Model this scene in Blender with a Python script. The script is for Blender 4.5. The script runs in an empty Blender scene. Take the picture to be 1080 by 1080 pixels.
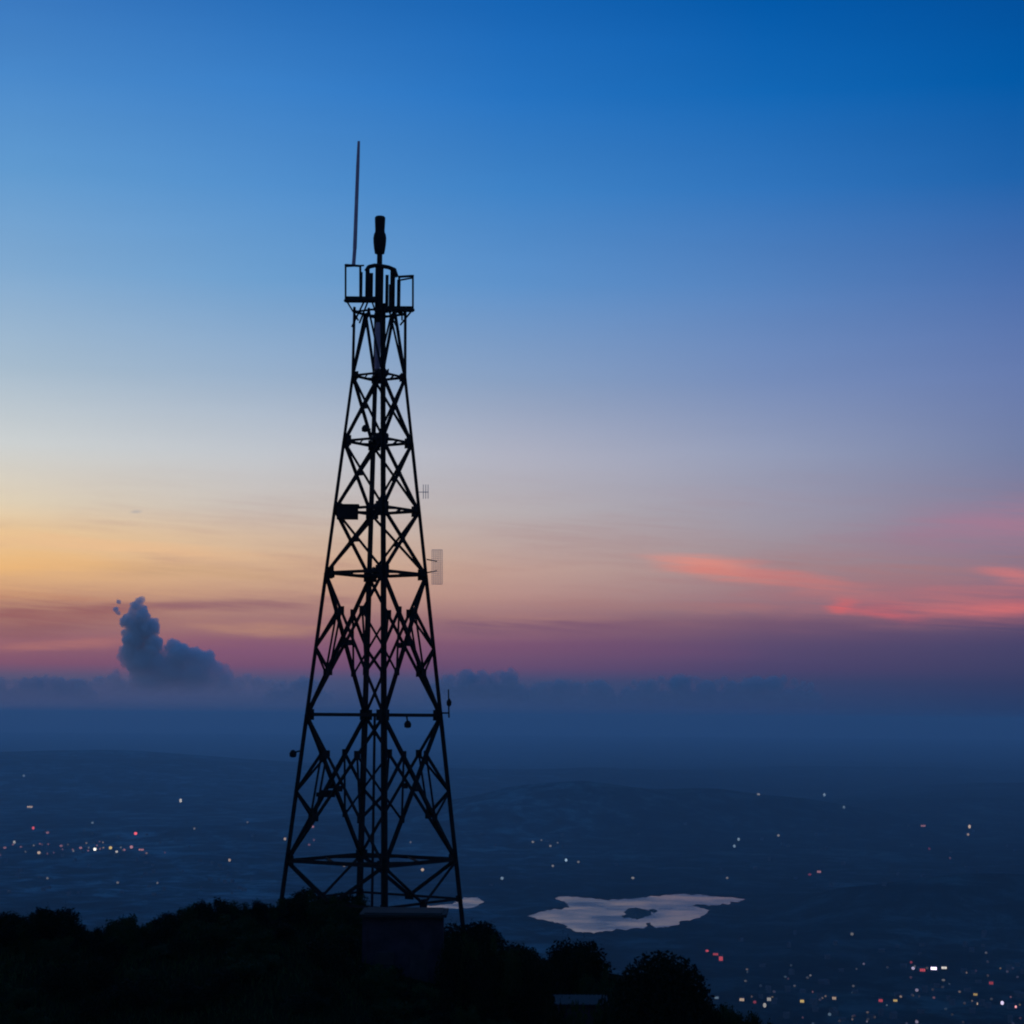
import bpy, math, random
import numpy as np
from mathutils import Matrix, Vector

random.seed(7)
RNG = np.random.default_rng(11)
scene = bpy.context.scene
COL = scene.collection
R = math.radians

# ------------------------------------------------------------------ camera
F = 2100.0                      # focal length in photo pixels (1080 wide)
PITCH, ROLL = R(5.85), R(0.42)
CAM_ROT = Matrix.Rotation(math.pi / 2 + PITCH, 3, 'X') @ Matrix.Rotation(ROLL, 3, 'Z')
cam_data = bpy.data.cameras.new('camera')
cam_data.sensor_width = 36.0
cam_data.lens = 36.0 * F / 1080.0
cam_data.clip_start = 0.1
cam_data.clip_end = 300000.0
cam = bpy.data.objects.new('camera', cam_data)
cam.rotation_euler = CAM_ROT.to_euler()
COL.objects.link(cam)
scene.camera = cam


def ray(px, py):
    return CAM_ROT @ Vector(((px - 540) / F, (540 - py) / F, -1.0))


def P(px, py, Y):
    d = ray(px, py)
    return d * (Y / d.y)


def Pz(px, py, z):
    d = ray(px, py)
    return d * (z / d.z)


def azel(px, py):
    d = ray(px, py).normalized()
    return math.atan2(d.x, d.y), math.asin(d.z)


def lin(c):
    out = []
    for v in c:
        v /= 255.0
        out.append(v / 12.92 if v <= 0.04045 else ((v + 0.055) / 1.055) ** 2.4)
    return (out[0], out[1], out[2], 1.0)


# ------------------------------------------------------------------ dusk sky
world = bpy.data.worlds.new("World")
scene.world = world
world.use_nodes = True
WT = world.node_tree
WT.nodes.clear()


def _in(tree, sock, v):
    if hasattr(v, 'is_linked') or isinstance(v, bpy.types.NodeSocket):
        tree.links.new(v, sock)
    else:
        sock.default_value = v


def wmath(op, a, b=None, c=None, clamp=False):
    n = WT.nodes.new('ShaderNodeMath')
    n.operation = op
    n.use_clamp = clamp
    for i, v in enumerate((a, b, c)):
        if v is not None:
            _in(WT, n.inputs[i], v)
    return n.outputs[0]


def wrange(v, a, b, smooth=False):
    n = WT.nodes.new('ShaderNodeMapRange')
    n.interpolation_type = 'SMOOTHSTEP' if smooth else 'LINEAR'
    _in(WT, n.inputs['Value'], v)
    n.inputs['From Min'].default_value = a
    n.inputs['From Max'].default_value = b
    return n.outputs['Result']


def wmix(f, a, b):
    n = WT.nodes.new('ShaderNodeMix')
    n.data_type = 'RGBA'
    _in(WT, n.inputs['Factor'], f)
    _in(WT, n.inputs['A'] if False else n.inputs[6], a)
    _in(WT, n.inputs[7], b)
    return n.outputs[2]


tc = WT.nodes.new('ShaderNodeTexCoord')
nrm = WT.nodes.new('ShaderNodeVectorMath')
nrm.operation = 'NORMALIZE'
WT.links.new(tc.outputs['Generated'], nrm.inputs[0])
sx = WT.nodes.new('ShaderNodeSeparateXYZ')
WT.links.new(nrm.outputs[0], sx.inputs[0])
AZ = wmath('ARCTAN2', sx.outputs[0], sx.outputs[1])
EL = wmath('ARCSINE', sx.outputs[2])

SKY_Y = [0, 100, 200, 300, 400, 480, 540, 570, 600, 630, 655, 680, 704, 718, 735, 760, 790]
SKY = {
    0:    [(52, 116, 188), (72, 136, 202), (96, 154, 208), (128, 170, 210), (166, 188, 207), (194, 198, 198),
           (212, 197, 172), (222, 188, 142), (222, 178, 126), (202, 154, 116), (172, 126, 112), (150, 100, 110),
           (128, 84, 110), (82, 84, 118), (66, 80, 119), (46, 72, 115), (38, 68, 112)],
    270:  [(38, 110, 186), (58, 128, 200), (82, 144, 206), (110, 160, 208), (152, 176, 203), (182, 187, 194),
           (194, 184, 176), (202, 176, 152), (204, 168, 136), (186, 146, 124), (164, 120, 118), (140, 94, 114),
           (118, 80, 114), (74, 82, 120), (60, 78, 119), (43, 71, 115), (36, 67, 112)],
    540:  [(20, 100, 180), (36, 114, 192), (62, 130, 198), (94, 146, 203), (136, 160, 195), (166, 168, 183),
           (174, 166, 168), (178, 158, 154), (182, 150, 140), (172, 134, 128), (154, 112, 120), (126, 86, 114),
           (102, 76, 112), (64, 76, 116), (50, 73, 115), (38, 67, 112), (32, 63, 108)],
    810:  [(0, 88, 168), (16, 103, 182), (48, 116, 188), (84, 130, 190), (118, 142, 188), (140, 148, 174),
           (148, 144, 160), (152, 140, 150), (154, 134, 138), (144, 116, 124), (116, 86, 112), (90, 74, 110),
           (76, 68, 108), (56, 68, 108), (48, 67, 109), (38, 63, 106), (28, 58, 102)],
    1080: [(0, 78, 154), (0, 89, 166), (30, 99, 172), (72, 111, 174), (102, 124, 175), (116, 128, 166),
           (132, 126, 154), (138, 124, 146), (138, 116, 136), (130, 100, 122), (90, 74, 108), (70, 66, 104),
           (60, 62, 100), (50, 59, 98), (41, 58, 98), (33, 56, 97), (26, 52, 94)],
}
E0, E1 = -0.05, 0.40
efac = wrange(EL, E0, E1)
cols = []
for px in (0, 270, 540, 810, 1080):
    rp = WT.nodes.new('ShaderNodeValToRGB')
    cr = rp.color_ramp
    stops = []
    for y, c in zip(SKY_Y, SKY[px]):
        e = azel(540, y)[1]
        g_ = 1.06 if 470 < y < 640 and px < 1000 else 1.0
        c = (c[0] * g_, c[1] * g_, c[2] * g_)
        stops.append(((e - E0) / (E1 - E0), lin(c)))
    stops.sort()
    cr.elements[0].position, cr.elements[0].color = stops[0]
    cr.elements[1].position, cr.elements[1].color = stops[-1]
    for p, c in stops[1:-1]:
        el = cr.elements.new(p)
        el.color = c
    WT.links.new(efac, rp.inputs[0])
    cols.append((azel(px, 700)[0], rp.outputs[0]))
sky = cols[0][1]
for (a0, _), (a1, c1) in zip(cols, cols[1:]):
    sky = wmix(wrange(AZ, a0, a1), sky, c1)

# wisps of cloud still lit by the sun below the horizon, drawn in azimuth and elevation
comb = WT.nodes.new('ShaderNodeCombineXYZ')
WT.links.new(wmath('MULTIPLY', AZ, 9.0), comb.inputs[0])
WT.links.new(wmath('MULTIPLY', EL, 75.0), comb.inputs[1])


def wnoise(scale, detail, rough, seed, vec=None):
    n = WT.nodes.new('ShaderNodeTexNoise')
    n.noise_dimensions = '4D'
    n.inputs['Scale'].default_value = scale
    n.inputs['Detail'].default_value = detail
    n.inputs['Roughness'].default_value = rough
    n.inputs['W'].default_value = seed
    WT.links.new(vec or comb.outputs[0], n.inputs['Vector'])
    return n.outputs[0]


n_warp = wmath('SUBTRACT', wnoise(1.3, 4, 0.55, 2.0), 0.5)
n_warp2 = wmath('SUBTRACT', wnoise(1.0, 3, 0.5, 9.0), 0.5)
n_fine = wnoise(2.6, 6, 0.62, 5.0)
comb2 = WT.nodes.new('ShaderNodeCombineXYZ')
WT.links.new(wmath('MULTIPLY', AZ, 14.0), comb2.inputs[0])
WT.links.new(wmath('ADD', wmath('MULTIPLY', EL, 330.0), wmath('MULTIPLY', AZ, 25.0)), comb2.inputs[1])
n_strand = wnoise(1.0, 5, 0.6, 21.0, comb2.outputs[0])
n_broad = wnoise(0.75, 4, 0.55, 14.0)
U = wmath('ADD', wmath('MULTIPLY', AZ, F), wmath('MULTIPLY', n_warp2, 90.0))
V = wmath('ADD', wmath('MULTIPLY', EL, F), wmath('MULTIPLY', n_warp, 26.0))


def streak(sky, px, py, a, b, ang, col, k, wisp=0.8):
    az, el = azel(px, py)
    du = wmath('SUBTRACT', U, az * F)
    dv = wmath('SUBTRACT', V, el * F)
    ca, sa = math.cos(R(ang)), math.sin(R(ang))     # positive angle: falls to the right
    p = wmath('SUBTRACT', wmath('MULTIPLY', du, ca / a), wmath('MULTIPLY', dv, sa / a))
    q = wmath('ADD', wmath('MULTIPLY', du, sa / b), wmath('MULTIPLY', dv, ca / b))
    r2 = wmath('ADD', wmath('MULTIPLY', p, p), wmath('MULTIPLY', q, q))
    g = wmath('POWER', 2.718, wmath('MULTIPLY', r2, -1.0))
    m = wrange(wmath('ADD', g, wmath('MULTIPLY', wmath('SUBTRACT', n_fine, 0.5), wisp)), 0.16, 1.10, True)
    m = wmath('MULTIPLY', m, wrange(n_strand, 0.15, 0.66, True))
    m = wmath('MULTIPLY', m, wrange(g, 0.02, 0.25, True))
    return wmix(wmath('MULTIPLY', m, k), sky, lin(col))


# broad thin veils that break up the gradient near the horizon
veil = wmath('MULTIPLY', wmath('MULTIPLY', wrange(n_broad, 0.40, 0.66, True), wrange(n_strand, 0.25, 0.7, True)),
             wmath('MULTIPLY', wrange(EL, 0.036, 0.06, True), wrange(EL, 0.135, 0.07, True)))
sky = wmix(wmath('MULTIPLY', veil, 0.46), sky, lin((164, 116, 118)))
STREAKS = [
    (1050, 556, 150, 30, -2, (166, 122, 146), .85, .5),
    (1010, 575, 150, 18, 0, (152, 122, 142), .4, .6),
    (940, 632, 220, 28, 0, (164, 106, 118), .70, .8),
    (755, 595, 82, 11, 8, (240, 148, 130), .9, .8),
    (780, 607, 84, 10, 8, (226, 134, 120), .95, .9),
    (832, 606, 60, 11, 10, (214, 126, 120), .85, 1.0),
    (862, 619, 84, 13, 8, (196, 120, 120), .8, 1.0),
    (889, 641, 20, 8, 0, (226, 100, 102), 1.0, .5),
    (940, 645, 50, 11, 3, (204, 96, 108), .9, 1.0),
    (1045, 640, 100, 9, -1, (222, 110, 112), .85, .7),
    (1010, 628, 110, 11, -3, (190, 108, 118), .7, 1.0),
    (1050, 652, 90, 7, 0, (140, 82, 106), .4, .7),
    (900, 612, 230, 40, 4, (170, 122, 128), .45, .5),
    (1066, 606, 40, 10, 10, (206, 120, 122), .8, .8),
    (760, 640, 90, 8, 3, (168, 116, 120), .5, 1.0),
    (110, 578, 230, 11, 2, (238, 192, 146), .75, .8),
    (20, 596, 130, 13, 0, (242, 186, 118), .6, .6),
    (200, 604, 130, 8, 1, (200, 160, 124), .5, .8),
    (70, 648, 160, 13, -3, (148, 92, 96), .9, .9),
    (20, 664, 120, 8, -2, (134, 86, 98), .65, .8),
    (60, 680, 120, 8, -4, (186, 120, 112), .60, .8),
    (30, 632, 110, 7, -2, (186, 122, 100), .5, .8),
    (262, 638, 140, 10, -3, (146, 102, 110), .95, .8),
    (270, 660, 90, 8, 0, (196, 146, 118), .60, .8),
    (265, 684, 120, 15, 0, (128, 82, 120), .45, .6),
    (520, 656, 120, 9, 0, (190, 142, 126), .60, .8),
    (570, 662, 190, 11, 2, (122, 86, 112), .9, .9),
    (660, 640, 160, 8, 2, (166, 122, 122), .5, .9),
    (640, 684, 190, 12, 0, (112, 76, 112), .45, .7),
    (140, 540, 9, 3, 0, (160, 158, 166), .6, .3),
]
for s in STREAKS:
    sky = streak(sky, *s)
# faint unevenness of the high air
mott = wmath('MULTIPLY', wmath('SUBTRACT', wnoise(.55, 5, .6, 33.0), .5), .10)
hsv = WT.nodes.new('ShaderNodeHueSaturation')
WT.links.new(wmath('ADD', mott, 1.0), hsv.inputs['Value'])
WT.links.new(sky, hsv.inputs['Color'])
sky = hsv.outputs[0]
# the rest of the vault: afterglow to the left, deep blue overhead and behind
sky = wmix(wrange(EL, 0.34, 1.25, True), sky, lin((8, 64, 138)))
behind = wmix(wrange(EL, 0.0, 0.9, True), lin((96, 112, 150)), lin((34, 92, 152)))
sky = wmix(wrange(wmath('ABSOLUTE', AZ), 0.7, 2.0, True), sky, behind)
sky = wmix(wrange(EL, -0.04, -0.12, True), sky, lin((12, 22, 44)))

SUN_AZ, SUN_EL = R(-24), R(1.2)
nish = WT.nodes.new('ShaderNodeTexSky')
nish.sky_type = 'NISHITA'
nish.sun_disc = False
nish.sun_elevation = SUN_EL
nish.sun_rotation = SUN_AZ
nish.altitude = 500.0
bg1 = WT.nodes.new('ShaderNodeBackground')
WT.links.new(sky, bg1.inputs[0])
bg1.inputs[1].default_value = 1.0
bg2 = WT.nodes.new('ShaderNodeBackground')
WT.links.new(nish.outputs[0], bg2.inputs[0])
bg2.inputs[1].default_value = 0.0008
add = WT.nodes.new('ShaderNodeAddShader')
WT.links.new(bg1.outputs[0], add.inputs[0])
WT.links.new(bg2.outputs[0], add.inputs[1])
wo = WT.nodes.new('ShaderNodeOutputWorld')
WT.links.new(add.outputs[0], wo.inputs[0])

# the sun has all but set, far to the left
sun_data = bpy.data.lights.new('sun', 'SUN')
sun_data.energy = 0.02
sun_data.color = (1.0, 0.62, 0.36)
sun_data.angle = R(6)
sun = bpy.data.objects.new('sun', sun_data)
sdir = Vector((math.sin(SUN_AZ) * math.cos(SUN_EL), math.cos(SUN_AZ) * math.cos(SUN_EL), math.sin(SUN_EL)))
sun.rotation_euler = sdir.to_track_quat('Z', 'Y').to_euler()
COL.objects.link(sun)

scene.view_settings.view_transform = 'Standard'
scene.view_settings.look = 'None'
scene.view_settings.exposure = 0.0
scene.view_settings.gamma = 1.0
scene.render.engine = 'CYCLES'
scene.cycles.use_denoising = True
scene.cycles.volume_bounces = 5
scene.cycles.max_bounces = 7
scene.cycles.filter_width = 2.0
scene.cycles.volume_step_rate = 2.0

# ------------------------------------------------------------------ materials


def mat_new(name):
    m = bpy.data.materials.new(name)
    m.use_nodes = True
    return m, m.node_tree, m.node_tree.nodes['Principled BSDF']


def mat_noise(name, c1, c2, scale, rough=0.9, detail=5, coord='Object', bump=0.0, spec=0.3, metal=0.0):
    m, t, b = mat_new(name)
    t_c = t.nodes.new('ShaderNodeTexCoord')
    n = t.nodes.new('ShaderNodeTexNoise')
    n.inputs['Scale'].default_value = scale
    n.inputs['Detail'].default_value = detail
    t.links.new(t_c.outputs[coord], n.inputs['Vector'])
    r = t.nodes.new('ShaderNodeValToRGB')
    r.color_ramp.elements[0].position = 0.35
    r.color_ramp.elements[1].position = 0.68
    r.color_ramp.elements[0].color = (*c1, 1)
    r.color_ramp.elements[1].color = (*c2, 1)
    t.links.new(n.outputs[0], r.inputs[0])
    t.links.new(r.outputs[0], b.inputs['Base Color'])
    b.inputs['Roughness'].default_value = rough
    b.inputs['Specular IOR Level'].default_value = spec
    b.inputs['Metallic'].default_value = metal
    if bump:
        bp = t.nodes.new('ShaderNodeBump')
        bp.inputs['Strength'].default_value = bump
        t.links.new(n.outputs[0], bp.inputs['Height'])
        t.links.new(bp.outputs[0], b.inputs['Normal'])
    return m


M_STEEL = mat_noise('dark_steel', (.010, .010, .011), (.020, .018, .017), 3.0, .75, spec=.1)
M_GREYSTEEL = mat_noise('grey_steel', (.005, .006, .007), (.011, .011, .013), 4.0, .7, spec=.2)
M_WHIP = mat_noise('grey_fibreglass', (.30, .22, .30), (.40, .32, .38), 5.0, .6)
M_PALE = mat_noise('pale_painted_metal', (.62, .58, .54), (.78, .74, .70), 5.0, .6)
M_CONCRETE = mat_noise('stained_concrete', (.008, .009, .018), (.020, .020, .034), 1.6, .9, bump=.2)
M_ROOFTOP = mat_noise('weathered_roof_concrete', (.006, .011, .012), (.014, .021, .020), 1.1, .9)
M_DOOR = mat_noise('dark_door_paint', (.012, .014, .02), (.02, .022, .03), 2.0, .7)
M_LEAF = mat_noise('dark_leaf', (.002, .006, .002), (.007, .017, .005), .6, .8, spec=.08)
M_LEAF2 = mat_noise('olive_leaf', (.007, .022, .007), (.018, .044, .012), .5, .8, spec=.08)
M_BARK = mat_noise('bark', (.012, .010, .008), (.03, .025, .02), 6.0, .95, spec=.1)
M_GRASS = mat_noise('ridge_grass', (.007, .020, .007), (.020, .044, .013), .3, .9, spec=.05)
M_WALL = mat_noise('house_wall', (.03, .04, .05), (.12, .115, .12), .012, .9, coord='Generated')
M_ROOF = mat_noise('house_roof', (.03, .028, .03), (.10, .08, .08), 2.0, .9)
M_ISLAND = mat_noise('wooded_island', (.008, .018, .012), (.02, .034, .02), .03, .95, spec=.05)


def mat_ground():
    m, t, b = mat_new('valley_ground')
    geo = t.nodes.new('ShaderNodeNewGeometry')

    def noise(scale, detail, dist=0.0, rough=.55):
        mp = t.nodes.new('ShaderNodeMapping')
        mp.inputs['Scale'].default_value = (scale, scale * .8, scale)
        t.links.new(geo.outputs['Position'], mp.inputs[0])
        n = t.nodes.new('ShaderNodeTexNoise')
        n.inputs['Scale'].default_value = 1.0
        n.inputs['Detail'].default_value = detail
        n.inputs['Roughness'].default_value = rough
        n.inputs['Distortion'].default_value = dist
        t.links.new(mp.outputs[0], n.inputs['Vector'])
        return n.outputs[0]

    def ramp(v, stops):
        r = t.nodes.new('ShaderNodeValToRGB')
        e = r.color_ramp.elements
        e[0].position, e[0].color = stops[0][0], (*stops[0][1], 1)
        e[1].position, e[1].color = stops[-1][0], (*stops[-1][1], 1)
        for p, c in stops[1:-1]:
            e.new(p).color = (*c, 1)
        t.links.new(v, r.inputs[0])
        return r.outputs[0]
    woods = ramp(noise(1 / 900, 8, .6, .62), [(.40, (.008, .016, .016)), (.50, (.020, .030, .026)), (.58, (.045, .050, .044)), (.72, (.075, .072, .062))])
    misted_land = ramp(noise(1 / 900, 8, .6, .62), [(.36, (.006, .026, .034)), (.50, (.016, .052, .064)), (.60, (.030, .080, .095)), (.74, (.045, .10, .11))])  # mist over the left plain, put into the ground colour
    woods = ramp(noise(1 / 900, 8, .6, .62), [(.40, (.004, .010, .012)), (.50, (.008, .020, .022)), (.60, (.016, .034, .036)), (.74, (.030, .05, .05))])
    sp = t.nodes.new('ShaderNodeSeparateXYZ')
    t.links.new(geo.outputs['Position'], sp.inputs[0])
    ct = t.nodes.new('ShaderNodeMath')
    ct.operation = 'MULTIPLY_ADD'                 # left of the wooded ground the colour turns paler and bluer, imitating mist
    ct.inputs[1].default_value = -.02
    t.links.new(sp.outputs[1], ct.inputs[0])
    t.links.new(sp.outputs[0], ct.inputs[2])
    cw = t.nodes.new('ShaderNodeMapRange')
    cw.interpolation_type = 'SMOOTHSTEP'
    cw.inputs['From Min'].default_value = -500.0
    cw.inputs['From Max'].default_value = 500.0
    t.links.new(ct.outputs[0], cw.inputs['Value'])
    cover = t.nodes.new('ShaderNodeMix')
    cover.data_type = 'RGBA'
    t.links.new(cw.outputs[0], cover.inputs[0])
    t.links.new(misted_land, cover.inputs[6])
    t.links.new(woods, cover.inputs[7])
    woods = cover.outputs[2]
    fields = ramp(noise(1 / 130, 9, .5, .75), [(.38, (.08, .08, .08)), (.50, (.7, .7, .7)), (.60, (2.9, 2.8, 2.6))])
    mul = t.nodes.new('ShaderNodeMix')
    mul.data_type = 'RGBA'
    mul.blend_type = 'MULTIPLY'
    mul.inputs[0].default_value = 1.0
    t.links.new(woods, mul.inputs[6])
    t.links.new(fields, mul.inputs[7])
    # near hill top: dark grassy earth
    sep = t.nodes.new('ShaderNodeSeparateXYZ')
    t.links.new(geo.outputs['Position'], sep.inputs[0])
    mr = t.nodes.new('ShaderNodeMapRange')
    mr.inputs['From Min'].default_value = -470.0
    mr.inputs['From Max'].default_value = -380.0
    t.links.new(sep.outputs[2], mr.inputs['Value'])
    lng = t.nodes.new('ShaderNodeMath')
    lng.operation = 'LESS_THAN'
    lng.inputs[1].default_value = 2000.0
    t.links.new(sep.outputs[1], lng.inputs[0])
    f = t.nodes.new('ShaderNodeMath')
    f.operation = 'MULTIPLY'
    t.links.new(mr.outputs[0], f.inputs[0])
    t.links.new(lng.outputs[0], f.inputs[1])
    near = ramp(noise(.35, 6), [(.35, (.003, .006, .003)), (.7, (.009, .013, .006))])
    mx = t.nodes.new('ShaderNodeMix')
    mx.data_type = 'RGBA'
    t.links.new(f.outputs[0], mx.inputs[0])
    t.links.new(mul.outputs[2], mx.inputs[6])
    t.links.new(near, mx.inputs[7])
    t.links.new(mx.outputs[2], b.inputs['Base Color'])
    b.inputs['Roughness'].default_value = 1.0
    b.inputs['Specular IOR Level'].default_value = 0.0
    return m


def mat_water():
    m, t, b = mat_new('lake_water')
    b.inputs['Base Color'].default_value = (.012, .02, .03, 1)
    b.inputs['Roughness'].default_value = 0.10
    b.inputs['IOR'].default_value = 1.333
    geo = t.nodes.new('ShaderNodeNewGeometry')
    n = t.nodes.new('ShaderNodeTexNoise')
    n.inputs['Scale'].default_value = .02
    n.inputs['Detail'].default_value = 6
    t.links.new(geo.outputs['Position'], n.inputs['Vector'])
    n2 = t.nodes.new('ShaderNodeTexNoise')      # patches ruffled by wind
    n2.inputs['Scale'].default_value = .006
    n2.inputs['Detail'].default_value = 5
    t.links.new(geo.outputs['Position'], n2.inputs['Vector'])
    rr_ = t.nodes.new('ShaderNodeMapRange')
    rr_.inputs['From Min'].default_value = .35
    rr_.inputs['From Max'].default_value = .65
    rr_.inputs['To Min'].default_value = .06
    rr_.inputs['To Max'].default_value = .34
    t.links.new(n2.outputs[0], rr_.inputs['Value'])
    t.links.new(rr_.outputs[0], b.inputs['Roughness'])
    bp = t.nodes.new('ShaderNodeBump')
    bp.inputs['Strength'].default_value = .14
    bp.inputs['Distance'].default_value = 1.0
    t.links.new(n.outputs[0], bp.inputs['Height'])
    t.links.new(bp.outputs[0], b.inputs['Normal'])
    return m


_glow = {}
GLOW = {'white': (1, .93, .82), 'warm': (1, .72, .50), 'yellow': (1, .70, .22), 'red': (1, .12, .14),
        'pink': (1, .42, .45), 'violet': (.85, .72, 1.0), 'blue': (.55, .80, 1.0)}


def mat_glow(c, k):
    key = (c, round(k, 2))
    if key not in _glow:
        m, t, b = mat_new('lit_window_' + c)
        b.inputs['Base Color'].default_value = (.05, .05, .05, 1)
        b.inputs['Emission Color'].default_value = (*GLOW[c], 1)
        b.inputs['Emission Strength'].default_value = k
        _glow[key] = m
    return _glow[key]


# ------------------------------------------------------------------ mesh helpers
class MB:
    def __init__(self):
        self.v, self.f = [], []

    def add(self, vs, fs):
        o = len(self.v)
        self.v += [tuple(p) for p in vs]
        self.f += [tuple(i + o for i in q) for q in fs]

    def box(self, c, s, rot=None):
        c = Vector(c)
        vs = []
        for dx, dy, dz in ((-1, -1, -1), (1, -1, -1), (1, 1, -1), (-1, 1, -1), (-1, -1, 1), (1, -1, 1), (1, 1, 1), (-1, 1, 1)):
            p = Vector((dx * s[0] / 2, dy * s[1] / 2, dz * s[2] / 2))
            vs.append(c + (rot @ p if rot else p))
        self.add(vs, [(0, 3, 2, 1), (4, 5, 6, 7), (0, 1, 5, 4), (1, 2, 6, 5), (2, 3, 7, 6), (3, 0, 4, 7)])

    def sweep(self, a, b, prof, up=None, prof2=None):
        a, b = Vector(a), Vector(b)
        d = (b - a).normalized()
        up = Vector(up) if up is not None else Vector((0, 0, 1))
        if abs(d.dot(up)) > .98:
            up = Vector((0, 1, 0))
        s = d.cross(up).normalized()
        t = s.cross(d).normalized()
        n = len(prof)
        vs = [a + s * x + t * y for x, y in prof] + [b + s * x + t * y for x, y in (prof2 or prof)]
        fs = [(i, (i + 1) % n, n + (i + 1) % n, n + i) for i in range(n)]
        fs += [tuple(range(n - 1, -1, -1)), tuple(range(n, 2 * n))]
        self.add(vs, fs)

    def angle(self, a, b, w, up=None, th=None):      # an L-section steel member
        th = th or w * .22
        h = w / 2
        self.sweep(a, b, [(-h, -h), (h, -h), (h, -h + th), (-h + th, -h + th), (-h + th, h), (-h, h)], up)

    def tube(self, a, b, r, r2=None, n=10):
        r2 = r if r2 is None else r2
        c = [(math.cos(2 * math.pi * i / n), math.sin(2 * math.pi * i / n)) for i in range(n)]
        self.sweep(a, b, [(x * r, y * r) for x, y in c], None, [(x * r2, y * r2) for x, y in c])

    def lathe(self, c, prof, n=20):
        c = Vector(c)
        vs, fs = [], []
        for r, z in prof:
            for i in range(n):
                t = 2 * math.pi * i / n
                vs.append(c + Vector((r * math.cos(t), r * math.sin(t), z)))
        for k in range(len(prof) - 1):
            for i in range(n):
                j = (i + 1) % n
                fs.append((k * n + i, k * n + j, (k + 1) * n + j, (k + 1) * n + i))
        fs += [tuple(range(n - 1, -1, -1)), tuple((len(prof) - 1) * n + i for i in range(n))]
        self.add(vs, fs)

    def build(self, name, mat, parent=None, smooth=False, origin=(0, 0, 0)):
        o = Vector(origin)
        me = bpy.data.meshes.new(name)
        me.from_pydata([tuple(Vector(p) - o) for p in self.v], [], self.f)
        me.update()
        if smooth:
            me.polygons.foreach_set('use_smooth', [True] * len(me.polygons))
        me.materials.append(mat)
        ob = bpy.data.objects.new(name, me)
        COL.objects.link(ob)
        if parent:
            ob.parent = parent
        else:
            ob.location = o
        return ob


def tag(o, label=None, cat=None, group=None, kind=None):
    for k, v in (('label', label), ('category', cat), ('group', group), ('kind', kind)):
        if v:
            o[k] = v
    return o


def empty(name, loc, rz=0.0):
    o = bpy.data.objects.new(name, None)
    o.location = loc
    o.rotation_euler = (0, 0, rz)
    COL.objects.link(o)
    return o


def copy_tree(o, parent=None):
    c = o.copy()
    COL.objects.link(c)
    c.parent = parent
    for ch in list(o.children):
        copy_tree(ch, c)
    return c


# ------------------------------------------------------------------ terrain
PLAIN = -500.0
RIDGE = [(-400, 985), (-100, 985), (0, 985), (60, 980), (110, 985), (160, 982), (200, 968), (240, 962), (300, 958), (345, 956), (375, 966),
         (420, 980), (480, 992), (520, 1004), (580, 1014), (640, 1026), (700, 1036), (750, 1062), (800, 1082), (860, 1110), (1000, 1170), (1500, 1300)]
RX = np.array([p[0] for p in RIDGE], float)
RZ = np.array([P(540, p[1], 129.0).z for p in RIDGE])
_ph = RNG.uniform(0, 6.28, (14, 3))


def wob(x, y, base):
    s = np.zeros_like(x)
    for i in range(14):
        k = base * 1.45 ** (i % 7)
        a = _ph[i, 0]
        s = s + np.sin((x * math.cos(a) + y * math.sin(a)) * k + _ph[i, 1]) / 1.3 ** (i % 7)
    return s / 4.0


LAKE_C = [Pz(660, 964, PLAIN), Pz(480, 953, PLAIN)]
HILLS = []
for px, py, dY, h, sx_, sy_ in [
        (900, 965, 0, 40, 420, 330), (1060, 962, 0, 44, 400, 380), (1200, 965, 0, 60, 500, 420), (820, 985, 0, 26, 260, 200),
        (590, 872, 0, 120, 520, 700), (690, 868, 0, 70, 700, 700), (800, 868, 0, 85, 600, 800), (480, 872, 0, 60, 700, 800),
        (1000, 855, 0, 70, 900, 900), (1090, 842, 0, 90, 900, 1200), (60, 834, 0, 80, 1500, 1500), (-20, 820, 0, 130, 1500, 2600),
        (150, 820, 0, 95, 2200, 2000), (330, 825, 0, 50, 2200, 2000), (620, 826, 0, 55, 900, 1500), (745, 822, 0, 50, 800, 1800),
        (950, 818, 0, 60, 1500, 2200), (250, 880, 0, 25, 700, 500), (120, 905, 0, 12, 600, 300)]:
    c = Pz(px, py, PLAIN)
    HILLS.append((c.x, c.y, h, sx_, sy_))


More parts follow.
